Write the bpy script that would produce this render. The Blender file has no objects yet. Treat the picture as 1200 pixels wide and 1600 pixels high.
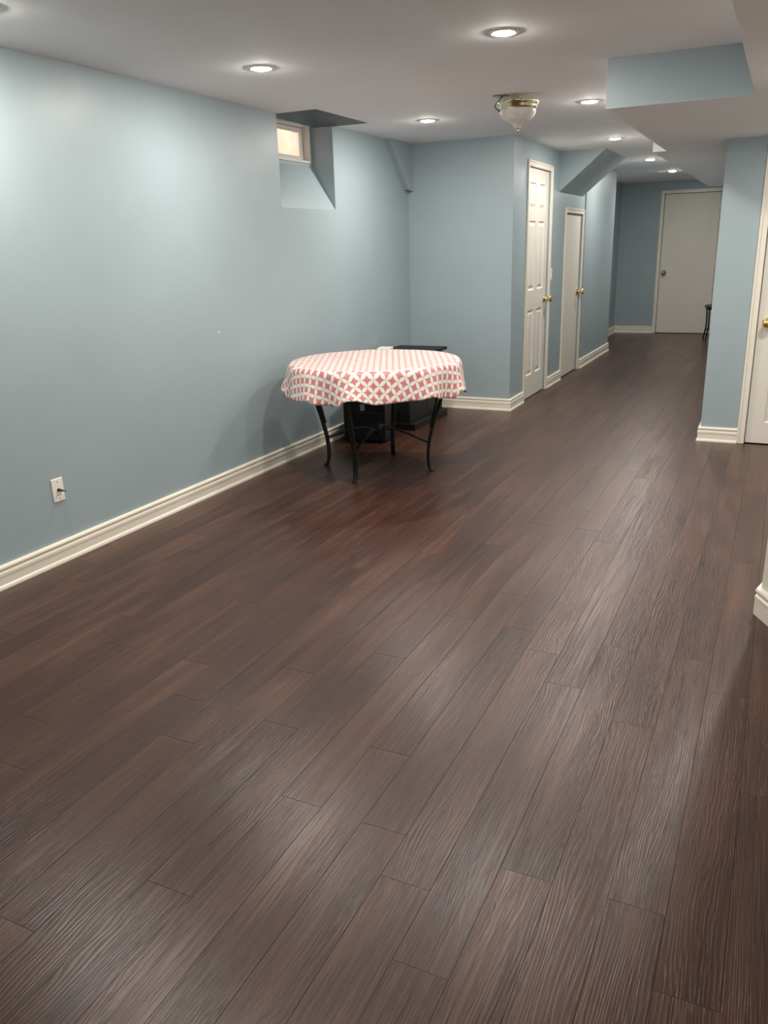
import bpy, bmesh, math, random
from mathutils import Vector, Matrix

random.seed(7)
sc = bpy.context.scene
COL = sc.collection

# ------------------------------------------------------------------ camera, world, exposure
CAM_X, CAM_H = 3.075, 1.43
YAW, PITCH, ROLL, FPX = -0.452877553, -0.315369672, -0.0298081782, 1263.67463
cam_data = bpy.data.cameras.new('camera')
cam_data.sensor_fit = 'VERTICAL'
cam_data.sensor_height = 36.0
cam_data.lens = FPX / 1600.0 * 36.0
cam_data.clip_start = 0.05
cam = bpy.data.objects.new('camera', cam_data)
COL.objects.link(cam)
_f = Vector((math.sin(YAW) * math.cos(PITCH), math.cos(YAW) * math.cos(PITCH), math.sin(PITCH)))
_r = _f.cross(Vector((0, 0, 1))).normalized()
_u = _r.cross(_f)
_c, _s = math.cos(ROLL), math.sin(ROLL)
_r2, _u2 = _c * _r + _s * _u, -_s * _r + _c * _u
m = Matrix(((_r2.x, _u2.x, -_f.x, CAM_X), (_r2.y, _u2.y, -_f.y, 0.0), (_r2.z, _u2.z, -_f.z, CAM_H), (0, 0, 0, 1)))
cam.matrix_world = m
sc.camera = cam

world = bpy.data.worlds.new('overcast_sky')
sc.world = world
world.use_nodes = True
bg = world.node_tree.nodes['Background']
bg.inputs[0].default_value = (1.0, 0.97, 0.94, 1)
bg.inputs[1].default_value = 2.9

sc.view_settings.view_transform = 'Standard'
sc.view_settings.look = 'None'
sc.view_settings.exposure = 0.68
sc.view_settings.gamma = 1.0
sc.view_settings.use_curve_mapping = False
sc.cycles.max_bounces = 14
sc.cycles.diffuse_bounces = 10
sc.cycles.glossy_bounces = 4
sc.cycles.sample_clamp_indirect = 6.0

LAMP_COLOR = (1.0, 0.94, 0.865, 1)
LAMP_POWER = 620.0
CEIL = 2.278          # main ceiling height
DROP = 2.056          # underside of the dropped bulkheads

# ------------------------------------------------------------------ material helpers
def new_mat(name):
    mt = bpy.data.materials.new(name)
    mt.use_nodes = True
    nt = mt.node_tree
    b = nt.nodes['Principled BSDF']
    return mt, nt, b

def N(nt, kind, **kw):
    n = nt.nodes.new(kind)
    for k, v in kw.items():
        setattr(n, k, v)
    return n

def L(nt, a, b):
    nt.links.new(a, b)

def mathn(nt, op, a, b=None, c=None):
    n = N(nt, 'ShaderNodeMath', operation=op)
    for i, v in enumerate((a, b, c)):
        if v is None:
            continue
        if isinstance(v, (int, float)):
            n.inputs[i].default_value = v
        else:
            L(nt, v, n.inputs[i])
    return n.outputs[0]

def noise(nt, vec, scale, detail=3.0, rough=0.5, dist=0.0):
    n = N(nt, 'ShaderNodeTexNoise')
    n.inputs['Scale'].default_value = scale
    n.inputs['Detail'].default_value = detail
    n.inputs['Roughness'].default_value = rough
    n.inputs['Distortion'].default_value = dist
    if vec is not None:
        L(nt, vec, n.inputs['Vector'])
    return n.outputs['Fac']

def ramp(nt, fac, stops):
    n = N(nt, 'ShaderNodeValToRGB')
    e = n.color_ramp.elements
    while len(e) < len(stops):
        e.new(0.5)
    for el, (p, c) in zip(e, stops):
        el.position = p
        el.color = (*c, 1)
    L(nt, fac, n.inputs[0])
    return n.outputs[0]

def mixc(nt, fac, a, b):
    n = N(nt, 'ShaderNodeMix', data_type='RGBA')
    for sock, v in ((n.inputs[0], fac), (n.inputs[6], a), (n.inputs[7], b)):
        if isinstance(v, (int, float)):
            sock.default_value = v
        elif isinstance(v, tuple):
            sock.default_value = (*v, 1)
        else:
            L(nt, v, sock)
    return n.outputs[2]

def bump(nt, b, height, strength, dist):
    n = N(nt, 'ShaderNodeBump')
    n.inputs['Strength'].default_value = strength
    n.inputs['Distance'].default_value = dist
    L(nt, height, n.inputs['Height'])
    L(nt, n.outputs[0], b.inputs['Normal'])

def paint(name, c, rough, vary=0.05, bump_s=0.08, scale=2.2, spec=0.5):
    mt, nt, b = new_mat(name)
    pos = N(nt, 'ShaderNodeNewGeometry').outputs['Position']
    f = noise(nt, pos, scale, 4, 0.6)
    col = ramp(nt, f, [(0.3, tuple(x * (1 - vary) for x in c)), (0.7, tuple(min(1, x * (1 + vary)) for x in c))])
    L(nt, col, b.inputs['Base Color'])
    r = mathn(nt, 'MULTIPLY_ADD', noise(nt, pos, 5.0, 3, 0.6), 0.12, rough - 0.06)
    L(nt, r, b.inputs['Roughness'])
    b.inputs['Specular IOR Level'].default_value = spec
    bump(nt, b, noise(nt, pos, 160.0, 3, 0.6), bump_s, 0.002)
    return mt

MAT = {}
MAT['wall'] = paint('blue_grey_wall_paint', (0.322, 0.396, 0.424), 0.42, 0.03)
MAT['ceiling'] = paint('flat_white_ceiling_paint', (0.86, 0.86, 0.87), 0.85, 0.02, spec=0.2)
MAT['cream_wall'] = paint('cream_wall_paint', (0.74, 0.70, 0.60), 0.5, 0.02)
MAT['trim'] = paint('cream_gloss_trim', (0.80, 0.745, 0.64), 0.32, 0.03, 0.03)
MAT['door'] = paint('off_white_door_paint', (0.76, 0.72, 0.64), 0.38, 0.02, 0.04)
MAT['vinyl'] = paint('white_vinyl', (0.64, 0.62, 0.58), 0.35, 0.02, 0.02)
MAT['plate'] = paint('ivory_plastic', (0.86, 0.82, 0.72), 0.3, 0.01, 0.0)
MAT['white'] = paint('white_plastic', (0.85, 0.84, 0.80), 0.35, 0.02, 0.0)
MAT['black_wood'] = paint('black_laminate', (0.006, 0.006, 0.007), 0.5, 0.2, 0.03, spec=0.35)
MAT['black_iron'] = paint('black_wrought_iron', (0.006, 0.0055, 0.0055), 0.5, 0.2, 0.15, spec=0.35)
MAT['black_cloth'] = paint('black_speaker_cloth', (0.008, 0.008, 0.009), 0.9, 0.2, 0.3)
MAT['dark_seat'] = paint('dark_seat_vinyl', (0.05, 0.05, 0.045), 0.45, 0.1, 0.1)
MAT['black_plastic'] = paint('black_plastic', (0.015, 0.014, 0.013), 0.4, 0.1, 0.0)
MAT['under'] = paint('dark_underlay', (0.012, 0.009, 0.008), 0.9, 0.1, 0.0)
MAT['grey_label'] = paint('grey_paper_label', (0.35, 0.35, 0.36), 0.6, 0.05, 0.0)
MAT['dark_wood'] = paint('dark_table_wood', (0.05, 0.03, 0.02), 0.4, 0.1, 0.0)

def metal(name, c, rough):
    mt, nt, b = new_mat(name)
    pos = N(nt, 'ShaderNodeNewGeometry').outputs['Position']
    col = ramp(nt, noise(nt, pos, 30, 2), [(0.3, tuple(x * 0.92 for x in c)), (0.7, c)])
    L(nt, col, b.inputs['Base Color'])
    b.inputs['Metallic'].default_value = 1.0
    b.inputs['Roughness'].default_value = rough
    return mt

MAT['brass'] = metal('polished_brass', (0.86, 0.66, 0.30), 0.14)
MAT['nickel'] = metal('brushed_nickel', (0.42, 0.39, 0.36), 0.3)
MAT['lamp_brass'] = metal('pale_brass', (0.70, 0.60, 0.40), 0.2)
MAT['steel'] = metal('steel', (0.5, 0.5, 0.5), 0.3)

def bowl_glass():
    mt, nt, b = new_mat('frosted_alabaster_glass')
    pos = N(nt, 'ShaderNodeNewGeometry').outputs['Position']
    col = ramp(nt, noise(nt, pos, 12, 4, 0.6, 1.0), [(0.3, (0.62, 0.60, 0.54)), (0.7, (0.78, 0.76, 0.70))])
    L(nt, col, b.inputs['Base Color'])
    b.inputs['Roughness'].default_value = 0.25
    b.inputs['Subsurface Weight'].default_value = 0.2
    b.inputs['Subsurface Radius'].default_value = (0.02, 0.02, 0.015)
    return mt
MAT['bowl'] = bowl_glass()

def lamp_lens():
    mt, nt, b = new_mat('lit_lamp_lens')
    out = nt.nodes['Material Output']
    e = N(nt, 'ShaderNodeEmission')
    e.inputs[0].default_value = LAMP_COLOR
    e.inputs[1].default_value = LAMP_POWER
    L(nt, e.outputs[0], out.inputs[0])
    return mt
MAT['lens'] = lamp_lens()

def window_glass():
    mt, nt, b = new_mat('window_glass')
    pos = N(nt, 'ShaderNodeNewGeometry').outputs['Position']
    b.inputs['Base Color'].default_value = (0.97, 0.97, 0.97, 1)
    b.inputs['Transmission Weight'].default_value = 1.0
    b.inputs['IOR'].default_value = 1.45
    L(nt, mathn(nt, 'MULTIPLY_ADD', noise(nt, pos, 9, 3), 0.08, 0.02), b.inputs['Roughness'])
    return mt
MAT['glass'] = window_glass()

def outside_brick():
    mt, nt, b = new_mat('pale_outside_brick')
    pos = N(nt, 'ShaderNodeNewGeometry').outputs['Position']
    mp = N(nt, 'ShaderNodeMapping')
    mp.inputs['Rotation'].default_value = (math.radians(90), 0, math.radians(90))
    L(nt, pos, mp.inputs['Vector'])
    col = ramp(nt, noise(nt, pos, 5, 3, 0.6, 0.5), [(0.35, (0.56, 0.33, 0.25)), (0.65, (0.66, 0.44, 0.33))])
    L(nt, col, b.inputs['Base Color'])
    b.inputs['Roughness'].default_value = 0.9
    return mt
MAT['brick'] = outside_brick()

def plank_wood():
    mt, nt, b = new_mat('dark_walnut_plank')
    obj = N(nt, 'ShaderNodeTexCoord').outputs['Object']
    rnd = N(nt, 'ShaderNodeObjectInfo').outputs['Random']
    off = N(nt, 'ShaderNodeCombineXYZ')
    L(nt, mathn(nt, 'MULTIPLY', rnd, 43.0), off.inputs[0])
    L(nt, mathn(nt, 'MULTIPLY', rnd, 171.0), off.inputs[1])
    L(nt, mathn(nt, 'MULTIPLY', rnd, 7.0), off.inputs[2])
    add = N(nt, 'ShaderNodeVectorMath', operation='ADD')
    L(nt, obj, add.inputs[0]); L(nt, off.outputs[0], add.inputs[1])
    def scaled(sx, sy):
        v = N(nt, 'ShaderNodeVectorMath', operation='MULTIPLY')
        L(nt, add.outputs[0], v.inputs[0]); v.inputs[1].default_value = (sx, sy, 1)
        return v.outputs[0]
    broad = noise(nt, scaled(10, 0.7), 1.0, 6, 0.62, 1.2)
    blot = noise(nt, scaled(3.0, 1.2), 1.0, 3, 0.5, 0.4)
    streak = noise(nt, scaled(150, 2.6), 1.0, 3, 0.6, 1.2)
    warp = noise(nt, scaled(6, 0.9), 1.0, 3, 0.55, 0.3)
    sp = N(nt, 'ShaderNodeSeparateXYZ'); L(nt, scaled(1, 1), sp.inputs[0])
    # growth rings: a phase that drifts across the board, giving straight grain and cathedral arches
    ph = mathn(nt, 'ADD', mathn(nt, 'MULTIPLY', sp.outputs[0], 640.0), mathn(nt, 'MULTIPLY', warp, 120.0))
    ph = mathn(nt, 'ADD', ph, mathn(nt, 'MULTIPLY', streak, 5.0))
    ring = mathn(nt, 'MULTIPLY_ADD', mathn(nt, 'SINE', ph), 0.5, 0.5)
    patch = ramp(nt, noise(nt, scaled(5, 0.8), 1.0, 2, 0.5), [(0.38, (0.25, 0.25, 0.25)), (0.56, (1, 1, 1))])
    ringp = mathn(nt, 'MULTIPLY', ring, patch)
    pore = ramp(nt, streak, [(0.36, (0, 0, 0)), (0.50, (1, 1, 1))])
    tone = mathn(nt, 'ADD', mathn(nt, 'MULTIPLY', broad, 0.50), mathn(nt, 'MULTIPLY', blot, 0.34))
    tone = mathn(nt, 'ADD', tone, mathn(nt, 'MULTIPLY', streak, 0.16))
    tone = mathn(nt, 'SUBTRACT', tone, mathn(nt, 'MULTIPLY', ringp, 0.06))
    tone = mathn(nt, 'ADD', tone, mathn(nt, 'MULTIPLY_ADD', pore, 0.05, -0.03))
    tone = mathn(nt, 'ADD', tone, mathn(nt, 'MULTIPLY_ADD', rnd, 0.06, -0.03))
    col = ramp(nt, tone, [(0.33, (0.024, 0.0080, 0.0046)), (0.50, (0.055, 0.0208, 0.0120)), (0.68, (0.112, 0.052, 0.030))])
    L(nt, col, b.inputs['Base Color'])
    ro = mathn(nt, 'MULTIPLY_ADD', streak, 0.14, 0.24)
    L(nt, ro, b.inputs['Roughness'])
    b.inputs['Specular IOR Level'].default_value = 0.40
    h = mathn(nt, 'ADD', mathn(nt, 'MULTIPLY', pore, 0.45), mathn(nt, 'MULTIPLY', ringp, 0.55))
    bump(nt, b, h, 0.62, 0.0007)
    return mt
MAT['plank'] = plank_wood()

def cloth_pattern():
    mt, nt, b = new_mat('pink_white_petal_cloth')
    A = 0.056
    uv = N(nt, 'ShaderNodeUVMap').outputs[0]
    rot = N(nt, 'ShaderNodeMapping')
    rot.inputs['Rotation'].default_value = (0, 0, math.radians(20))
    L(nt, uv, rot.inputs['Vector'])
    sp = N(nt, 'ShaderNodeSeparateXYZ'); L(nt, rot.outputs[0], sp.inputs[0])
    def cell(o):
        w = mathn(nt, 'WRAP', o, A / 2, -A / 2)
        return mathn(nt, 'ABSOLUTE', w)
    x, y = cell(sp.outputs[0]), cell(sp.outputs[1])
    def dist(a, c):
        ra = mathn(nt, 'SUBTRACT', A, a)
        return mathn(nt, 'SQRT', mathn(nt, 'ADD', mathn(nt, 'MULTIPLY', ra, ra), mathn(nt, 'MULTIPLY', c, c)))
    mn = mathn(nt, 'SUBTRACT', mathn(nt, 'MINIMUM', dist(x, y), dist(y, x)), A * 0.71)
    pinkf = mathn(nt, 'MULTIPLY', mathn(nt, 'GREATER_THAN', mn, 0.0009), 1.0)
    line = mathn(nt, 'LESS_THAN', mathn(nt, 'ABSOLUTE', mn), 0.0009)
    pos = N(nt, 'ShaderNodeNewGeometry').outputs['Position']
    pk = ramp(nt, noise(nt, pos, 40, 2), [(0.3, (0.60, 0.185, 0.200)), (0.7, (0.68, 0.235, 0.245))])
    c1 = mixc(nt, pinkf, (0.86, 0.83, 0.76), pk)
    c2 = mixc(nt, line, c1, (0.52, 0.52, 0.44))
    L(nt, c2, b.inputs['Base Color'])
    b.inputs['Roughness'].default_value = 0.36
    b.inputs['Specular IOR Level'].default_value = 0.5
    return mt
MAT['cloth'] = cloth_pattern()

# ------------------------------------------------------------------ mesh helpers
def obj(name, bm, mat, parent=None, loc=(0, 0, 0), rot=(0, 0, 0), smooth=False):
    me = bpy.data.meshes.new(name)
    bmesh.ops.recalc_face_normals(bm, faces=bm.faces)
    bm.to_mesh(me); bm.free()
    for k in (mat if isinstance(mat, (list, tuple)) else [mat]):
        me.materials.append(MAT[k])
    if smooth:
        for p in me.polygons:
            p.use_smooth = True
    o = bpy.data.objects.new(name, me)
    COL.objects.link(o)
    o.parent = parent
    o.location = loc
    o.rotation_euler = rot
    return o

def auto_smooth(o, ang=40):
    me = o.data
    for p in me.polygons:
        p.use_smooth = True
    bm = bmesh.new(); bm.from_mesh(me)
    for e in bm.edges:
        if len(e.link_faces) == 2 and e.calc_face_angle(0) > math.radians(ang):
            e.smooth = False
    bm.to_mesh(me); bm.free()
    return o

def empty(name, loc=(0, 0, 0), rotz=0):
    o = bpy.data.objects.new(name, None)
    o.empty_display_size = 0.1
    COL.objects.link(o)
    o.location = loc
    o.rotation_euler = (0, 0, rotz)
    return o

def tag(o, label=None, cat=None, group=None, kind=None):
    if label: o['label'] = label
    if cat: o['category'] = cat
    if group: o['group'] = group
    if kind: o['kind'] = kind
    return o

def box(bm, x0, x1, y0, y1, z0, z1, bev=0.0, mat=0):
    v = [bm.verts.new(p) for p in ((x0, y0, z0), (x1, y0, z0), (x1, y1, z0), (x0, y1, z0),
                                   (x0, y0, z1), (x1, y0, z1), (x1, y1, z1), (x0, y1, z1))]
    fs = [bm.faces.new([v[i] for i in q]) for q in ((3, 2, 1, 0), (4, 5, 6, 7), (0, 1, 5, 4), (1, 2, 6, 5), (2, 3, 7, 6), (3, 0, 4, 7))]
    for f in fs:
        f.material_index = mat
    if bev > 0:
        es = list({e for f in fs for e in f.edges})
        bmesh.ops.bevel(bm, geom=es, offset=bev, segments=1, profile=0.5, affect='EDGES')
    return fs

def bx(*a, **k):
    bm = bmesh.new(); box(bm, *a, **k); return bm

def prism(bm, pts, axis, a0, a1):
    """extrude a 2D polygon along an axis; pts are the two other coordinates in xyz order"""
    def P(p, a):
        q = list(p); q.insert(axis, a); return q
    A = [bm.verts.new(P(p, a0)) for p in pts]
    B = [bm.verts.new(P(p, a1)) for p in pts]
    n = len(pts)
    fs = [bm.faces.new(A), bm.faces.new(B[::-1])]
    for i in range(n):
        fs.append(bm.faces.new((A[i], B[i], B[(i + 1) % n], A[(i + 1) % n])))
    return fs

def lathe(bm, prof, segs=32, center=(0, 0, 0), axis='z'):
    rings = []
    cx, cy, cz = center
    def P(r, h, a):
        c, s = r * math.cos(a), r * math.sin(a)
        if axis == 'z': return (cx + c, cy + s, cz + h)
        if axis == 'x': return (cx + h, cy + c, cz + s)
        return (cx + c, cy + h, cz + s)
    for r, h in prof:
        if r < 1e-6:
            rings.append([bm.verts.new(P(0, h, 0))])
        else:
            rings.append([bm.verts.new(P(r, h, 2 * math.pi * k / segs)) for k in range(segs)])
    for a, b in zip(rings, rings[1:]):
        for k in range(segs):
            k2 = (k + 1) % segs
            if len(a) == 1 and len(b) == 1: continue
            if len(a) == 1: bm.faces.new((a[0], b[k], b[k2]))
            elif len(b) == 1: bm.faces.new((a[k], b[0], a[k2]))
            else: bm.faces.new((a[k], b[k], b[k2], a[k2]))

def sweep(bm, pts, section, up=Vector((0, 0, 1)), closed=True):
    """sweep a closed 2D section along a 3D polyline"""
    pts = [Vector(p) for p in pts]
    rings = []
    prev = None
    for i, p in enumerate(pts):
        t = (pts[min(i + 1, len(pts) - 1)] - pts[max(i - 1, 0)]).normalized()
        s = t.cross(up)
        if s.length < 1e-3:
            s = prev if prev else t.cross(Vector((1, 0, 0)))
        s.normalize(); prev = s
        w = s.cross(t).normalized()
        rings.append([bm.verts.new(p + s * a + w * b_) for a, b_ in section])
    n = len(section)
    for A, B in zip(rings, rings[1:]):
        for k in range(n):
            bm.faces.new((A[k], B[k], B[(k + 1) % n], A[(k + 1) % n]))
    bm.faces.new(rings[0][::-1]); bm.faces.new(rings[-1])

def circ(r, n=10, ry=None):
    ry = ry or r
    return [(r * math.cos(2 * math.pi * k / n), ry * math.sin(2 * math.pi * k / n)) for k in range(n)]

def spline(pts, n=8):
    P = [Vector(p) for p in pts]
    out = []
    for i in range(len(P) - 1):
        p0, p1, p2, p3 = P[max(i - 1, 0)], P[i], P[i + 1], P[min(i + 2, len(P) - 1)]
        for k in range(n):
            t = k / n
            out.append(0.5 * ((2 * p1) + (p2 - p0) * t + (2 * p0 - 5 * p1 + 4 * p2 - p3) * t * t + (3 * p1 - p0 - 3 * p2 + p3) * t ** 3))
    out.append(P[-1])
    return out

def copy_tree(o, parent=None):
    c = o.copy(); COL.objects.link(c); c.parent = parent
    for ch in list(o.children):
        copy_tree(ch, c)
    return c

# ------------------------------------------------------------------ floor: sub floor and planks
FAR_Y, HALL_X, END_Y, PIL_X, PIL_Y = 7.0, 0.955, 13.9, 2.631, 6.317
fl = obj('floor', bx(-0.1, 4.4, -2.7, END_Y + 0.2, -0.06, -0.0085), 'under')
tag(fl, 'dark brown wood plank floor with a satin sheen', 'floor', kind='structure')
PW, PL, G = 0.127, 1.245, 0.0005
X_REF = 2.482

def plank_bm(w, l):
    bm = bmesh.new()
    t, c = 0.008, 0.0004
    hw, hl = w / 2 - G / 2, l / 2 - G / 2
    b0 = [bm.verts.new((sx * hw, sy * hl, -t)) for sx, sy in ((-1, -1), (1, -1), (1, 1), (-1, 1))]
    b1 = [bm.verts.new((sx * hw, sy * hl, -c)) for sx, sy in ((-1, -1), (1, -1), (1, 1), (-1, 1))]
    b2 = [bm.verts.new((sx * (hw - c), sy * (hl - c), 0)) for sx, sy in ((-1, -1), (1, -1), (1, 1), (-1, 1))]
    bm.faces.new(b2)
    for A, B in ((b0, b1), (b1, b2)):
        for k in range(4):
            bm.faces.new((A[k], A[(k + 1) % 4], B[(k + 1) % 4], B[k]))
    bm.faces.new(b0[::-1])
    return bm

full_mesh = None
joint = {-1: 1.402, 0: 1.194, 1: 1.541, -2: 1.552, 2: 2.287, 3: 2.79, -4: 1.561, -5: 1.161, -7: 0.936, -3: 0.62, -6: 1.86}
rest = bmesh.new()

def rest_plank(x0, x1, y0, y1):
    box(rest, x0 + G / 2, x1 - G / 2, y0 + G / 2, y1 - G / 2, -0.008, 0.0)

for k in range(-20, 15):
    x0, x1 = X_REF + k * PW, X_REF + (k + 1) * PW
    x0, x1 = max(x0, 0.0), min(x1, 4.25)
    if x1 - x0 < 0.01: continue
    if x1 <= 0.62: yend = FAR_Y
    elif x1 <= HALL_X: yend = FAR_Y          # the alcove beyond is filled further down
    elif x0 < PIL_X: yend = END_Y
    else: yend = PIL_Y
    j = joint.get(k, (k * 0.4137 + 0.31 * ((k * 7) % 5)) % PL)
    y = j - PL * math.ceil((j + 2.6) / PL)
    while y < yend:
        a, b_ = max(y, -2.6), min(y + PL, yend)
        y += PL
        if b_ - a < 0.02: continue
        if b_ < 0.55 or x0 > 3.74:
            rest_plank(x0, x1, a, b_); continue
        w, l = x1 - x0, b_ - a
        if abs(w - PW) < 1e-4 and abs(l - PL) < 1e-4 and full_mesh:
            o = bpy.data.objects.new('plank', full_mesh); COL.objects.link(o); o.parent = fl
        else:
            o = obj('plank', plank_bm(w, l), 'plank', fl)
            if abs(w - PW) < 1e-4 and abs(l - PL) < 1e-4: full_mesh = o.data
        o.location = ((x0 + x1) / 2, (a + b_) / 2, 0)
for k in (-15, -14):
    x0, x1 = X_REF + k * PW, X_REF + (k + 1) * PW
    for a, b_ in ((11.5, 12.3 + 0.13 * k % 0.5), (12.3 + 0.13 * k % 0.5, END_Y)):
        o = obj('plank', plank_bm(x1 - x0, b_ - a), 'plank', fl); o.location = ((x0 + x1) / 2, (a + b_) / 2, 0)
tag(obj('plank_field', rest, 'plank', fl), kind='stuff')

# ------------------------------------------------------------------ walls
# left wall with the window recess
WY0, WY1, SILL0, SILL1, RX = 4.905, 5.65, 1.708, 2.015, -0.18
NOTCH_TOP = 2.52
WO = -0.285         # outer face of the wall
bm = bmesh.new()
box(bm, WO, 0, -2.7, WY0, 0, CEIL)
box(bm, WO, 0, WY1, FAR_Y, 0, CEIL)
prism(bm, [(WO, 0), (0, 0), (0, SILL0), (RX, SILL1), (WO, SILL1)], 1, WY0, WY1)       # sloping sill
WIN = (4.99, 5.625, 2.035, 2.295)                                                           # window opening y0 y1 z0 z1
box(bm, WO, RX, WY0, WIN[0], SILL1, NOTCH_TOP)
box(bm, WO, RX, WIN[1], WY1, SILL1, NOTCH_TOP)
box(bm, WO, RX, WIN[0], WIN[1], WIN[3], NOTCH_TOP)
box(bm, WO, RX, WIN[0], WIN[1], SILL1, WIN[2])
o = obj('wall_left', bm, 'wall')
tag(o, 'long blue-grey painted wall with a recessed basement window', 'wall', kind='structure')

# window shaft rising above the ceiling
bm = bmesh.new()
NX, NY0, NY1 = 0.28, 4.935, 5.68
box(bm, NX, NX + 0.04, NY0 - 0.04, NY1 + 0.04, CEIL, NOTCH_TOP)
box(bm, WO, NX, NY0 - 0.04, NY0, CEIL, NOTCH_TOP)
box(bm, WO, NX, NY1, NY1 + 0.04, CEIL, NOTCH_TOP)
box(bm, WO, NX + 0.04, NY0 - 0.04, NY1 + 0.04, NOTCH_TOP, NOTCH_TOP + 0.04)
o = obj('trim_1', bm, ['wall', 'ceiling'])
for p in o.data.polygons:
    if p.normal.z < -0.9: p.material_index = 1
tag(o, 'grey light shaft cut up into the ceiling above the window', 'window shaft', kind='structure')

# back wall of the room (faces the camera) with the corner into the corridor
bm = bmesh.new()
box(bm, -0.42, HALL_X, FAR_Y, FAR_Y + 0.12, 0, CEIL)
o = obj('wall_back', bm, 'wall')
tag(o, 'blue-grey wall behind the covered table, left of the closet door', 'wall', kind='structure')

# corridor left wall: front layer with two door openings, back layer solid
D1 = (7.455, 8.205, 2.075)
D2 = (8.885, 9.655, 1.722)
bm = bmesh.new()
XB = HALL_X - 0.07
def run_y(bm, xa, xb, y0, y1, opens):
    y = y0
    for a, b_, z in opens:
        box(bm, xa, xb, y, a, 0, CEIL); box(bm, xa, xb, a, b_, z, CEIL); y = b_
    box(bm, xa, xb, y, y1, 0, CEIL)
run_y(bm, XB, HALL_X, FAR_Y + 0.12, 9.76, [D1, D2])
box(bm, XB - 0.08, XB, FAR_Y + 0.12, 11.5, -0.0085, CEIL)
box(bm, XB, HALL_X + 0.014, 9.76, 11.5, 0, CEIL)
o = obj('wall_corridor', bm, 'wall')
tag(o, 'pale blue corridor wall holding the panelled door and the low plain door', 'wall', kind='structure')

AX = 0.62
bm = bmesh.new()
box(bm, AX - 0.1, AX, 11.42, END_Y, 0, CEIL)
box(bm, AX, XB - 0.08, 11.42, 11.5, 0, CEIL)
o = obj('wall_alcove', bm, 'wall')
tag(o, 'shaded set-back wall at the far left end of the corridor', 'wall', kind='structure')

D3 = (1.275, 2.085, 2.095)
bm = bmesh.new()
box(bm, AX - 0.1, D3[0], END_Y, END_Y + 0.07, 0, CEIL)
box(bm, D3[1], PIL_X + 0.1, END_Y, END_Y + 0.07, 0, CEIL)
box(bm, D3[0], D3[1], END_Y, END_Y + 0.07, D3[2], CEIL)
box(bm, AX - 0.1, PIL_X + 0.1, END_Y + 0.07, END_Y + 0.14, -0.0085, CEIL)
o = obj('wall_end', bm, 'wall')
tag(o, 'grey-green wall closing the far end of the corridor', 'wall', kind='structure')

D4 = (2.936, 3.70, 2.00)
bm = bmesh.new()
box(bm, PIL_X, D4[0], PIL_Y, PIL_Y + 0.07, 0, DROP)
box(bm, D4[1], 4.25, PIL_Y, PIL_Y + 0.07, 0, DROP)
box(bm, D4[0], D4[1], PIL_Y, PIL_Y + 0.07, D4[2], DROP)
box(bm, PIL_X + 0.17, 4.25, PIL_Y + 0.07, PIL_Y + 0.16, -0.0085, DROP)
box(bm, PIL_X, PIL_X + 0.17, PIL_Y + 0.07, PIL_Y + 0.16, 0, DROP)
box(bm, PIL_X, PIL_X + 0.16, PIL_Y + 0.16, END_Y, 0, DROP)
box(bm, PIL_X, PIL_X + 0.16, 11.8, END_Y, DROP, CEIL)
o = obj('wall_right', bm, 'wall')
tag(o, 'narrow blue-grey wall section between the corridor and the right-hand door', 'wall', kind='structure')

# near right wall end with its slanted face, and the outer right wall
NP = (3.125, 3.28)
bm = bmesh.new()
prism(bm, [NP, (3.6, 2.42), (3.6, -2.6), (3.72, -2.6), (3.72, 2.45), (3.25, 3.30), (4.25, 3.30), (4.25, 3.40), (3.19, 3.40), (3.14, 3.34)], 2, 0, DROP)
o = obj('wall_near_right', bm, 'cream_wall')
tag(o, 'cream wall end at the right edge with a slanted face', 'wall', kind='structure')
bm = bx(4.25, 4.35, 3.3, PIL_Y + 0.16, 0, DROP)
tag(obj('wall_outer_right', bm, 'wall'), 'blue-grey side wall right of the panelled door', 'wall', kind='structure')
bm = bx(-0.42, 4.35, -2.7, -2.6, 0, CEIL)
tag(obj('wall_front', bm, 'wall'), 'blue-grey wall behind the viewer', 'wall', kind='structure')

# ------------------------------------------------------------------ ceiling and bulkheads
bm = bmesh.new()
C0, C1 = CEIL, CEIL + 0.10
box(bm, -0.42, 4.35, -2.7, NY0 - 0.04, C0, C1)
box(bm, NX + 0.04, 4.35, NY0 - 0.04, NY1 + 0.04, C0, C1)
box(bm, -0.42, 4.35, NY1 + 0.04, END_Y + 0.14, C0, C1)
o = obj('ceiling', bm, 'ceiling')
tag(o, 'flat white ceiling dotted with recessed lights', 'ceiling', kind='structure')

def bulk(name, label, solids, mats=('ceiling', 'wall')):
    bm = bmesh.new()
    for s in solids:
        for f in box(bm, *s):
            pass
    o = obj(name, bm, list(mats))
    for p in o.data.polygons:
        p.material_index = 1 if abs(p.normal.y) > 0.9 and p.normal.y < 0 else 0
    return tag(o, label, 'bulkhead', kind='structure')

bulk('ceiling_bulkhead', 'dropped ceiling box with a blue-green front face above the passage',
     [(2.178, 2.859, 4.5, 6.83, DROP, CEIL)])
bulk('ceiling_bulkhead', 'wide dropped ceiling along the right side of the room',
     [(2.859, 4.35, -2.7, PIL_Y + 0.16, DROP, CEIL)])
bulk('ceiling_bulkhead', 'long dropped duct box running down the right of the corridor',
     [(2.078, 2.78, 6.83, 11.8, DROP, CEIL)], ('ceiling', 'ceiling'))

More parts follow.
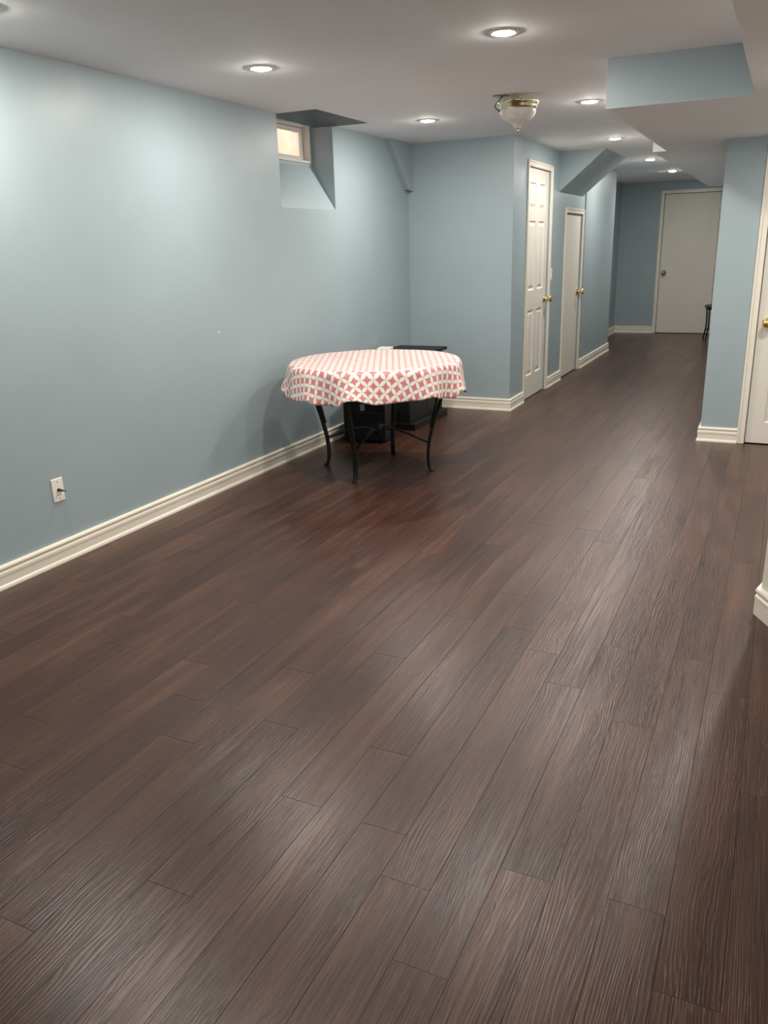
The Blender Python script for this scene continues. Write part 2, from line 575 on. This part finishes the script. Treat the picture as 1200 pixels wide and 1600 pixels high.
bm = bmesh.new()
prism(bm, [(HALL_X, CEIL), (1.398, CEIL), (HALL_X, 1.908)], 1, 8.54, 9.62)
o = obj('stair_soffit', bm, 'wall')
tag(o, 'blue-grey wedge-shaped stair soffit above the low corridor door', 'bulkhead', kind='structure')
bm = bmesh.new()
prism(bm, [(6.53, CEIL), (FAR_Y, CEIL), (FAR_Y, 1.895), (6.90, 1.905)], 0, 0.0, 0.05)
o = obj('corner_soffit', bm, 'wall')
tag(o, 'thin slanted soffit in the corner above the table', 'bulkhead', kind='structure')

# ------------------------------------------------------------------ baseboards
PROF = [(0, 0), (0.024, 0), (0.024, 0.008), (0.021, 0.016), (0.016, 0.020), (0.016, 0.058), (0.0185, 0.062), (0.0185, 0.074),
        (0.0165, 0.079), (0.011, 0.082), (0.011, 0.086), (0.0165, 0.090), (0.0185, 0.096), (0.0165, 0.103), (0.010, 0.107), (0, 0.108)]
PROF_FLAT = [(0, 0), (0.018, 0), (0.018, 0.064), (0.0195, 0.068), (0.0195, 0.078), (0.012, 0.084), (0.012, 0.090),
             (0.0185, 0.095), (0.020, 0.102), (0.016, 0.110), (0, 0.114)]
def baseboard(name, label, path, side, prof=PROF):
    """side=+1: room lies to the left of the walking direction"""
    P = [Vector((x, y, 0)) for x, y in path]
    def nrm(a, b_):
        d = (b_ - a).normalized(); return Vector((-d.y, d.x, 0)) * side
    rings = []
    bm = bmesh.new()
    for i, p in enumerate(P):
        if i == 0: n = nrm(P[0], P[1])
        elif i == len(P) - 1: n = nrm(P[-2], P[-1])
        else:
            n1, n2 = nrm(P[i - 1], p), nrm(p, P[i + 1])
            n = (n1 + n2); n = n / max(0.2, n.dot(n1))
        rings.append([bm.verts.new(p + n * d + Vector((0, 0, z))) for d, z in prof])
    k = len(prof)
    for A, B in zip(rings, rings[1:]):
        for i in range(k):
            bm.faces.new((A[i], B[i], B[(i + 1) % k], A[(i + 1) % k]))
    bm.faces.new(rings[0]); bm.faces.new(rings[-1][::-1])
    o = obj(name, bm, 'trim')
    return tag(o, label, 'baseboard', kind='structure')

CW = 0.052  # casing width
baseboard('baseboard_left', 'cream moulded baseboard along the long left wall', [(0, -2.6), (0, FAR_Y)], -1)
baseboard('baseboard_back', 'cream moulded baseboard wrapping the corner right of the table', [(0.02, FAR_Y), (HALL_X, FAR_Y), (HALL_X, D1[0] - CW)], -1)
baseboard('baseboard_corridor', 'short cream baseboard between the two corridor doors', [(HALL_X, D1[1] + CW), (HALL_X, D2[0] - CW)], -1)
baseboard('baseboard_corridor', 'cream baseboard right of the low corridor door', [(HALL_X, 9.76), (HALL_X + 0.014, 9.76), (HALL_X + 0.014, 11.5), (AX + 0.02, 11.5)], -1)
baseboard('baseboard_end', 'cream baseboard around the far end corner of the corridor', [(AX, 11.52), (AX, END_Y), (D3[0] - CW, END_Y)], -1)
baseboard('baseboard_right', 'cream moulded baseboard at the foot of the narrow right wall', [(PIL_X, 13.0), (PIL_X, PIL_Y), (D4[0] - CW, PIL_Y)], -1)
baseboard('baseboard_near_right', 'cream baseboard on the slanted wall end at the right edge', [(3.6, -2.6), (3.6, 2.42), NP, (3.14, 3.34), (3.19, 3.40), (4.2, 3.40)], +1, PROF_FLAT)

# ------------------------------------------------------------------ doors
def knob(parent, loc, mat, name='door_knob', s=1.0):
    """points along local -y"""
    bm = bmesh.new()
    prof = [(0, 0), (0.031, 0), (0.032, -0.004), (0.026, -0.010), (0.013, -0.013), (0.011, -0.030), (0.014, -0.036), (0.024, -0.042),
            (0.0275, -0.052), (0.027, -0.062), (0.021, -0.070), (0.010, -0.074), (0, -0.0745)]
    lathe(bm, [(r * s, h * s) for r, h in prof], 24, axis='y')
    o = obj(name, bm, mat, parent, loc, smooth=True)
    return o

def make_door(name, label, loc, rotz, w, h, panels=None, knob_at=None, knob_mat='brass', hinge_side=-1, hinge_mat='trim', mat='door', casing_top=True, cw=CW):
    """local frame: x along the wall, +y into the wall, z up; front surface of the wall at y=0"""
    root = empty(name, loc, rotz)
    tag(root, label, 'door', kind='structure')
    g, y0, y1 = 0.004, 0.014, 0.050
    if panels:
        bm = bmesh.new()
        cols, rows = panels
        xs = [g] + [v for c in cols for v in c] + [w - g]
        for i in range(0, len(xs), 2):
            box(bm, xs[i], xs[i + 1], y0, y1, 0.008, h - g)
        zs = [0.008] + [v for r in rows for v in r] + [h - g]
        for c in cols:
            for i in range(0, len(zs), 2):
                box(bm, c[0], c[1], y0, y1, zs[i], zs[i + 1])
        bmesh.ops.remove_doubles(bm, verts=bm.verts, dist=1e-5)
        obj('door_slab', bm, mat, root)
        for c in cols:
            for r in rows:
                bm = bmesh.new()
                def ring(inset, y):
                    return [bm.verts.new(p) for p in ((c[0] + inset, y, r[0] + inset), (c[1] - inset, y, r[0] + inset), (c[1] - inset, y, r[1] - inset), (c[0] + inset, y, r[1] - inset))]
                R = [ring(0, y0 + 0.020), ring(0, y0 + 0.001), ring(0.010, y0 + 0.013), ring(0.020, y0 + 0.013), ring(0.042, y0 + 0.003)]
                for A, B in zip(R, R[1:]):
                    for k in range(4):
                        bm.faces.new((A[k], A[(k + 1) % 4], B[(k + 1) % 4], B[k]))
                bm.faces.new(R[-1]); bm.faces.new(R[0][::-1])
                obj('door_panel', bm, mat, root)
    else:
        obj('door_slab', bx(g, w - g, y0, y1, 0.008, h - g, bev=0.002), mat, root)
    # casing: two legs and a head with a stepped profile
    def leg(x0, x1, z0, z1, inner):
        bm = bmesh.new()
        box(bm, x0, x1, -0.012, 0.0, z0, z1, bev=0.003)
        return bm
    for s in (-1, 1):
        xa, xb = (-cw, -0.002) if s < 0 else (w + 0.002, w + cw)
        o = obj('casing', leg(xa, xb, 0, h + cw, s), 'trim', root)
        e = (xa, xa + 0.016) if s < 0 else (xb - 0.016, xb)
        obj('casing_bead', bx(e[0], e[1], -0.017, -0.010, 0, h + cw, bev=0.003), 'trim', o)
    o = obj('casing', leg(-0.002, w + 0.002, h + 0.002, h + cw, 0), 'trim', root)
    obj('casing_bead', bx(-cw + 0.016, w + cw - 0.016, -0.017, -0.010, h + cw - 0.016, h + cw, bev=0.003), 'trim', o)
    # stop strips set back behind the slab gap
    if knob_at:
        kn = knob(root, (knob_at[0], y0, knob_at[1]), knob_mat, s=1.12)
        tag(kn, 'round brass knob' if knob_mat == 'brass' else 'round dull metal knob')
    hx = -0.001 if hinge_side < 0 else w + 0.001
    for z in (0.20, h * 0.5, h - 0.24):
        bm = bmesh.new()
        lathe(bm, [(0, 0), (0.007, 0), (0.007, 0.09), (0, 0.09)], 10)
        obj('hinge', bm, hinge_mat, root, (hx, -0.002 + 0.006, z), smooth=False)
    return root

COLS = lambda w: [(0.115, w / 2 - 0.05), (w / 2 + 0.05, w - 0.115)]
R90 = math.radians(90)
w1 = D1[1] - D1[0]
make_door('door_1', 'white six-panel door with brass knob on the corridor wall', (HALL_X, D1[0], 0), R90, w1, D1[2],
          (COLS(w1), [(0.222, 0.835), (1.015, 1.627), (1.730, 1.952)]), (w1 - 0.065, 0.91), hinge_mat='nickel')
w2 = D2[1] - D2[0]
make_door('door_2', 'low plain white door with brass knob under the stair soffit', (HALL_X, D2[0], 0), R90, w2, D2[2],
          None, (w2 - 0.065, 0.895))
w3 = D3[1] - D3[0]
make_door('door_3', 'plain cream door with dull metal knob at the corridor end', (D3[0], END_Y, 0), 0, w3, D3[2],
          None, (0.065, 0.935), 'nickel', hinge_side=1)
w4 = D4[1] - D4[0]
make_door('door_4', 'white panelled door with brass knob cut off by the right edge', (D4[0], PIL_Y, 0), 0, w4, D4[2],
          (COLS(w4), [(0.16, 0.77), (0.95, 1.56), (1.66, 1.88)]), (0.065, 0.86), hinge_side=1)

# ------------------------------------------------------------------ window
win = empty('window_1', (RX, (WIN[0] + WIN[1]) / 2, WIN[2]))
tag(win, 'small white-framed basement window glowing with daylight', 'window', kind='structure')
ww, wh = WIN[1] - WIN[0], WIN[3] - WIN[2]
def wframe(bm, hw, z0, z1, t, xa, xb, bev=0.003):
    box(bm, xa, xb, -hw, -hw + t, z0, z1, bev=bev); box(bm, xa, xb, hw - t, hw, z0, z1, bev=bev)
    box(bm, xa, xb, -hw + t, hw - t, z0, z0 + t, bev=bev); box(bm, xa, xb, -hw + t, hw - t, z1 - t, z1, bev=bev)
bm = bmesh.new(); wframe(bm, ww / 2, 0.0, wh, 0.018, -0.105, 0.008)
obj('window_frame', bm, 'vinyl', win)
bm = bmesh.new()
for y0, y1 in ((-ww / 2 + 0.02, -0.14), (-0.165, ww / 2 - 0.02)):
    xa = -0.098 if y0 < -0.2 else -0.070
    s = obj('window_sash', bmesh.new(), 'vinyl', win)
    b2 = bmesh.new()
    hw = (y1 - y0) / 2
    wframe(b2, hw, 0.02, wh - 0.02, 0.030, xa, xa + 0.026)
    b2.to_mesh(s.data); b2.free()
    s.location = (0, (y0 + y1) / 2, 0)
    obj('pane', bx(xa + 0.011, xa + 0.015, -hw + 0.028, hw - 0.028, 0.048, wh - 0.048), 'glass', s)
bm.free()
bm = bx(-1.35, -1.15, 3.6, 9.2, 1.2, 3.1)
o = obj('outside_wall', bm, 'brick')
tag(o, 'pale pinkish brick wall outside the small window', 'wall', kind='structure')
o = obj('outside_ground', bx(-1.15, -0.42, 3.6, 9.2, 1.75, 1.85), 'brick')
tag(o, 'ground of the window well outside', 'ground', kind='structure')

# ------------------------------------------------------------------ recessed ceiling lights
def make_pot():
    root = empty('ceiling_light')
    bm = bmesh.new()
    lathe(bm, [(0.050, -0.0055), (0.054, -0.0055), (0.061, -0.003), (0.062, 0.0), (0.044, 0.0), (0.044, -0.003), (0.050, -0.0055)], 40)
    obj('trim_ring', bm, 'white', root, smooth=True)
    bm = bmesh.new()
    lathe(bm, [(0.044, -0.003), (0.040, -0.0065), (0.030, -0.0095), (0.016, -0.011), (0, -0.0115)], 32)
    me_o = obj('lens', bm, 'lens', root)
    return root

pots = [((0.667, 3.731), 'lit ceiling light above the left wall, in front of the window'),
        ((1.896, 3.710), 'lit ceiling light nearest the top centre of the picture'),
        ((0.675, 5.823), 'lit ceiling light right of the window shaft'),
        ((1.834, 5.705), 'lit ceiling light beside the blue-green bulkhead face'),
        ((1.613, 7.806), 'lit ceiling light just in front of the stair soffit'),
        ((1.588, 10.049), 'second farthest lit ceiling light in the corridor'),
        ((1.603, 11.917), 'farthest lit ceiling light, before the corridor end wall'),
        ((0.415, 2.345), 'lit ceiling light almost cut off by the top left picture edge'),
        ((1.896, 1.900), 'assumed unseen ceiling light just overhead of the viewer'),  # assumed lamp out of view, added to light the near end
        ((1.896, -0.900), 'assumed unseen ceiling light behind the viewer in the middle')]  # also assumed: added behind the camera so the rear is not dark
pot0 = make_pot()
for i, ((x, y), lab) in enumerate(pots):
    p = pot0 if i == 0 else copy_tree(pot0)
    p.location = (x, y, CEIL)
    tag(p, lab, 'ceiling light', 'recessed ceiling lights')
p = copy_tree(pot0); p.location = (3.2, 4.0, DROP)
tag(p, 'lit light in the dropped ceiling beside the slanted wall end', 'ceiling light', 'recessed ceiling lights')
p = copy_tree(pot0); p.location = (3.335, 5.2, DROP)
tag(p, 'lit light in the dropped ceiling in front of the right-hand door', 'ceiling light', 'recessed ceiling lights')

# ------------------------------------------------------------------ hanging bowl lamp
LX, LY = 1.503, 5.25
lamp = empty('bowl_lamp', (LX, LY, CEIL))
tag(lamp, 'unlit frosted glass bowl lamp with brass rim hanging from the ceiling', 'lamp')
bm = bmesh.new()
lathe(bm, [(0.0, -0.028), (0.118, -0.030), (0.124, -0.034), (0.124, -0.040), (0.118, -0.046), (0.115, -0.060), (0.111, -0.072), (0.106, -0.076), (0.0, -0.076)], 48)
auto_smooth(obj('brass_pan', bm, 'lamp_brass', lamp), 50)
bm = bmesh.new()
lathe(bm, [(0.105, -0.070), (0.108, -0.078), (0.108, -0.088), (0.104, -0.103), (0.094, -0.119), (0.078, -0.133), (0.058, -0.144), (0.040, -0.152), (0.027, -0.161), (0.019, -0.170), (0.016, -0.175), (0, -0.176)], 48)
obj('glass_bowl', bm, 'bowl', lamp, smooth=True)
bm = bmesh.new()
lathe(bm, [(0, -0.174), (0.016, -0.174), (0.017, -0.177), (0.008, -0.180), (0.007, -0.188), (0.009, -0.191), (0.006, -0.195), (0, -0.196)], 16)
obj('finial', bm, 'lamp_brass', lamp, smooth=True)
bm = bmesh.new(); lathe(bm, [(0, 0), (0.004, 0), (0.004, -0.03), (0, -0.03)], 8)
obj('hanging_rod', bm, 'lamp_brass', lamp)
bm = bmesh.new()
lathe(bm, [(0, 0), (0.052, 0), (0.052, -0.004), (0.046, -0.007), (0, -0.007)], 24, center=(-0.080, -0.083, 0))
obj('junction_cover', bm, 'nickel', lamp)
for d in (0.0, 0.006):
    bm = bmesh.new()
    sweep(bm, spline([(-0.072 + d, -0.083, -0.004), (-0.096 + d, -0.085, -0.028), (-0.118 + d * 0.4, -0.088, -0.056), (-0.104 + d, -0.080, -0.076), (-0.084, -0.066, -0.092)], 6), circ(0.0018, 6))
    obj('wire', bm, 'black_plastic', lamp, smooth=True)

# ------------------------------------------------------------------ round table
TX, TY, TZ, TR = 0.70, 4.81, 0.735, 0.55
table = empty('round_table', (TX, TY, 0))
tag(table, 'round table on curved black iron legs by the left wall', 'table')
bm = bmesh.new()
lathe(bm, [(0, TZ - 0.028), (TR - 0.02, TZ - 0.028), (TR - 0.004, TZ - 0.018), (TR - 0.004, TZ - 0.010), (TR - 0.012, TZ - 0.003), (0, TZ - 0.003)], 64)
auto_smooth(obj('tabletop', bm, 'dark_wood', table))
bm = bmesh.new()
lathe(bm, [(0.40, TZ - 0.060), (0.415, TZ - 0.060), (0.415, TZ - 0.028), (0.40, TZ - 0.028), (0.40, TZ - 0.060)], 48)
auto_smooth(obj('apron_ring', bm, 'black_iron', table))
LEG = [(0.405, TZ - 0.03), (0.455, 0.60), (0.448, 0.50), (0.405, 0.36), (0.372, 0.24), (0.358, 0.15), (0.356, 0.07), (0.366, 0.02), (0.378, 0.006)]
INN = [(0.34, TZ - 0.03), (0.405, 0.60), (0.418, 0.50), (0.392, 0.38), (0.372, 0.30)]
for ang in (8, 98, 188, 272):
    a = math.radians(ang)
    ca, sa = math.cos(a), math.sin(a)
    side = Vector((-sa, ca, 0))
    bm = bmesh.new()
    sweep(bm, spline([(r * ca, r * sa, z) for r, z in LEG], 7), [(x, y) for x, y in ((-0.014, -0.009), (0.014, -0.009), (0.014, 0.009), (-0.014, 0.009))], up=side.cross(Vector((0, 0, 1))))
    lg = obj('leg', bm, 'black_iron', table)
    auto_smooth(lg, 50)
    bm = bmesh.new()
    sweep(bm, spline([(r * ca, r * sa, z) for r, z in INN], 7), [(-0.011, -0.006), (0.011, -0.006), (0.011, 0.006), (-0.011, 0.006)], up=side.cross(Vector((0, 0, 1))))
    auto_smooth(obj('leg_brace', bm, 'black_iron', lg), 50)
    bm = bmesh.new()
    lathe(bm, [(0, 0), (0.017, 0), (0.019, 0.006), (0.014, 0.014), (0, 0.016)], 16, center=(0.380 * ca, 0.380 * sa, 0))
    obj('foot', bm, 'black_iron', lg, smooth=True)
    bm = bmesh.new()
    sweep(bm, spline([(r * ca, r * sa, z) for r, z in ((0.362, 0.195), (0.28, 0.225), (0.18, 0.262), (0.09, 0.275), (0.0, 0.262))], 6), [(-0.011, -0.006), (0.011, -0.006), (0.011, 0.006), (-0.011, 0.006)])
    auto_smooth(obj('stretcher', bm, 'black_iron', table), 50)
bm = bmesh.new()
lathe(bm, [(0, 0.225), (0.012, 0.228), (0.020, 0.245), (0.030, 0.256), (0.030, 0.270), (0.014, 0.278), (0.020, 0.290), (0.021, 0.300), (0.013, 0.312), (0, 0.316)], 20)
obj('stretcher_finial', bm, 'black_iron', table, smooth=True)

# tablecloth: a round cloth draped over the top, with folds that grow towards the hem
def make_cloth():
    bm = bmesh.new()
    uvl = bm.loops.layers.uv.new('UVMap')
    SEG, TOPR, DROPR = 220, 12, 16
    LEN = 0.205
    def fold(a):
        f = 0.55 * math.sin(9 * a + 0.6) + 0.35 * math.sin(14 * a + 2.1 + 0.7 * math.sin(3 * a)) + 0.30 * math.sin(5 * a + 1.3)
        return f
    rows = []
    for i in range(TOPR + 1):
        r = (TR + 0.002) * i / TOPR
        rows.append([(r, r, TZ + 0.0015 * (1 - i / TOPR), 0.0)] )
    grid = []
    for i in range(TOPR + DROPR + 1):
        ring = []
        for k in range(SEG):
            a = 2 * math.pi * k / SEG
            if i <= TOPR:
                s = (TR) * i / TOPR
                rr, z = s, TZ + (0.0006 * math.sin(7 * a + 11 * s) if i else 0)
                if i == TOPR: z -= 0.001
            else:
                t = (i - TOPR) / DROPR
                hem = LEN * (1 + 0.07 * math.sin(2 * a + 0.4) + 0.05 * math.sin(4 * a + 1.0))
                d = t * hem
                s = TR + d
                f = fold(a)
                out = 0.016 + 0.12 * d + (0.036 * f) * (t ** 1.25)
                rnd = min(1.0, d / 0.03)
                rr = TR + out * math.sin(rnd * math.pi / 2)
                slope = max(0.80, 1 - 0.25 * max(0.0, f) * t)
                z = TZ - 0.001 - d * slope * (0.55 + 0.45 * rnd)
            ring.append((rr * math.cos(a), rr * math.sin(a), z, s * math.cos(a), s * math.sin(a)))
        grid.append(ring)
    V = []
    for i, ring in enumerate(grid):
        if i == 0:
            V.append([bm.verts.new(ring[0][:3])] * SEG)
        else:
            V.append([bm.verts.new(q[:3]) for q in ring])
    for i in range(len(grid) - 1):
        for k in range(SEG):
            k2 = (k + 1) % SEG
            idx = [(i, k), (i + 1, k), (i + 1, k2), (i, k2)] if i else [(0, k), (1, k), (1, k2)]
            f = bm.faces.new([V[a][b_] for a, b_ in idx])
            for lp, (a, b_) in zip(f.loops, idx):
                lp[uvl].uv = grid[a][b_][3:]
    return bm
o = obj('tablecloth', make_cloth(), 'cloth', None, (TX, TY, 0), smooth=True)
sol = o.modifiers.new('thickness', 'SOLIDIFY'); sol.thickness = 0.0015; sol.offset = 1.0
tag(o, 'round pink and white petal-patterned cloth draped over the table', 'tablecloth')

# ------------------------------------------------------------------ black stand and box in the corner behind the table
st = empty('media_stand', (0.0, 0.0, 0))
tag(st, 'low black media stand in the corner behind the round table', 'cabinet')
SX0, SX1, SY0, SY1, SZ = 0.030, 0.480, 5.96, 6.69, 0.600
obj('top_board', bx(SX0, SX1, SY0, SY1, SZ - 0.025, SZ, bev=0.002), 'black_wood', st)
obj('base_board', bx(SX0, SX1, SY0, SY1, 0.0, 0.055, bev=0.002), 'black_wood', st)
obj('side_panel', bx(SX0, SX1 - 0.05, SY0 + 0.005, SY0 + 0.025, 0.055, SZ - 0.025), 'black_wood', st)
obj('side_panel', bx(SX0, SX1 - 0.05, SY1 - 0.025, SY1 - 0.005, 0.055, SZ - 0.025), 'black_wood', st)
obj('back_panel', bx(SX0, SX0 + 0.008, SY0 + 0.025, SY1 - 0.025, 0.055, SZ - 0.025), 'black_wood', st)
obj('shelf', bx(SX0 + 0.008, SX1 - 0.07, SY0 + 0.025, SY1 - 0.025, 0.30, 0.318), 'black_wood', st)
ym = (SY0 + SY1) / 2
for a, b_, ky in ((SY0 + 0.027, ym - 0.002, ym - 0.04), (ym + 0.002, SY1 - 0.027, ym + 0.04)):
    d = obj('cabinet_door', bx(SX1 - 0.068, SX1 - 0.05, a, b_, 0.058, SZ - 0.028, bev=0.002), 'black_wood', st)
    bm = bmesh.new(); lathe(bm, [(0, 0), (0.005, 0), (0.005, 0.012), (0.011, 0.016), (0.011, 0.022), (0, 0.024)], 14, axis='x', center=(SX1 - 0.05, ky, 0.27))
    obj('door_pull', bm, 'steel', d, smooth=True)

sp = empty('speaker_box', (0.245, 5.60, 0), math.radians(12))
tag(sp, 'black speaker box on the floor under the table', 'speaker')
obj('cabinet', bx(-0.165, 0.165, -0.15, 0.15, 0.012, 0.33, bev=0.006), 'black_wood', sp)
obj('grille', bx(-0.145, 0.145, -0.158, -0.1505, 0.035, 0.235, bev=0.002), 'black_cloth', sp)
obj('label_sticker', bx(-0.03, 0.005, -0.1516, -0.1502, 0.25, 0.30), 'grey_label', sp)
for sx in (-0.13, 0.13):
    for sy in (-0.12, 0.12):
        bm = bmesh.new(); lathe(bm, [(0, 0), (0.016, 0), (0.018, 0.012), (0, 0.012)], 12, center=(sx, sy, 0))
        obj('foot', bm, 'black_plastic', sp)

rt = empty('router_box', (0.105, 6.22, SZ), math.radians(8))
tag(rt, 'small flat white box lying on the black stand', 'box')
obj('case', bx(-0.055, 0.055, -0.06, 0.06, 0.004, 0.038, bev=0.006), 'white', rt)
obj('base_plate', bx(-0.045, 0.045, -0.05, 0.05, 0.0, 0.004), 'plate', rt)

# ------------------------------------------------------------------ stool at the corridor end
stl = empty('iron_stool', (2.272, 13.10, 0))
tag(stl, 'dark stool with curved black legs, half hidden at the corridor end', 'stool')
bm = bmesh.new()
lathe(bm, [(0, 0.462), (0.205, 0.462), (0.217, 0.470), (0.218, 0.488), (0.205, 0.502), (0.12, 0.512), (0, 0.514)], 40)
auto_smooth(obj('seat', bm, 'dark_seat', stl), 50)
bm = bmesh.new()
lathe(bm, [(0.180, 0.440), (0.196, 0.440), (0.196, 0.462), (0.180, 0.462), (0.180, 0.440)], 32)
obj('seat_ring', bm, 'black_iron', stl)
for ang in (172, 221, 340, 28):
    a = math.radians(ang)
    bm = bmesh.new()
    sweep(bm, spline([(r * math.cos(a), r * math.sin(a), z) for r, z in ((0.188, 0.45), (0.180, 0.34), (0.176, 0.24), (0.186, 0.13), (0.200, 0.05), (0.204, 0.0))], 6), circ(0.011, 8), up=Vector((-math.sin(a), math.cos(a), 0)))
    obj('leg', bm, 'black_iron', stl, smooth=True)
bm = bmesh.new()
lathe(bm, [(0.170, 0.150), (0.178, 0.144), (0.186, 0.150), (0.178, 0.156), (0.170, 0.150)], 32)
obj('foot_ring', bm, 'black_iron', stl, smooth=True)

# ------------------------------------------------------------------ cable plate, switch and wall anchor
pl = empty('cable_plate', (0, 2.707, 0.360))
tag(pl, 'ivory cable wall plate with a black connector above the left baseboard', 'wall plate')
obj('cover', bx(0, 0.006, -0.035, 0.035, -0.057, 0.057, bev=0.002), 'plate', pl)
for z in (0.042, -0.042):
    bm = bmesh.new(); lathe(bm, [(0, 0.006), (0.0035, 0.006), (0.003, 0.0075), (0, 0.008)], 12, axis='x', center=(0, 0, z))
    obj('screw', bm, 'steel', pl)
bm = bmesh.new(); lathe(bm, [(0, 0.006), (0.008, 0.006), (0.008, 0.012), (0.0055, 0.012), (0.0055, 0.036), (0.0045, 0.036), (0.0045, 0.042), (0, 0.042)], 16, axis='x')
obj('connector', bm, 'black_plastic', pl)
bm = bmesh.new(); lathe(bm, [(0, 0.042), (0.005, 0.042), (0.005, 0.052), (0, 0.053)], 14, axis='x')
obj('connector_tip', bm, 'steel', pl)
bm = bmesh.new(); sweep(bm, spline([(0.022, -0.003, -0.004), (0.030, -0.010, -0.010), (0.030, -0.020, -0.016), (0.024, -0.030, -0.020)], 5), circ(0.0013, 6))
obj('wire', bm, 'black_plastic', pl)

sw = empty('light_switch', (HALL_X, 8.325, 1.131))
tag(sw, 'white light switch beside the six-panel corridor door', 'switch')
obj('cover', bx(0, 0.006, -0.035, 0.035, -0.057, 0.057, bev=0.002), 'white', sw)
bm = bmesh.new()
prism(bm, [(0.006, -0.033), (0.012, -0.033), (0.008, 0.033), (0.006, 0.033)], 1, -0.016, 0.016)
obj('rocker', bm, 'white', sw)

bm = bmesh.new(); lathe(bm, [(0, 0), (0.006, 0), (0.005, 0.003), (0, 0.004)], 10, axis='x')
o = obj('wall_plug', bm, 'white', None, (0, 4.097, 0.972))
tag(o, 'tiny white plug in the middle of the left wall', 'wall plug')
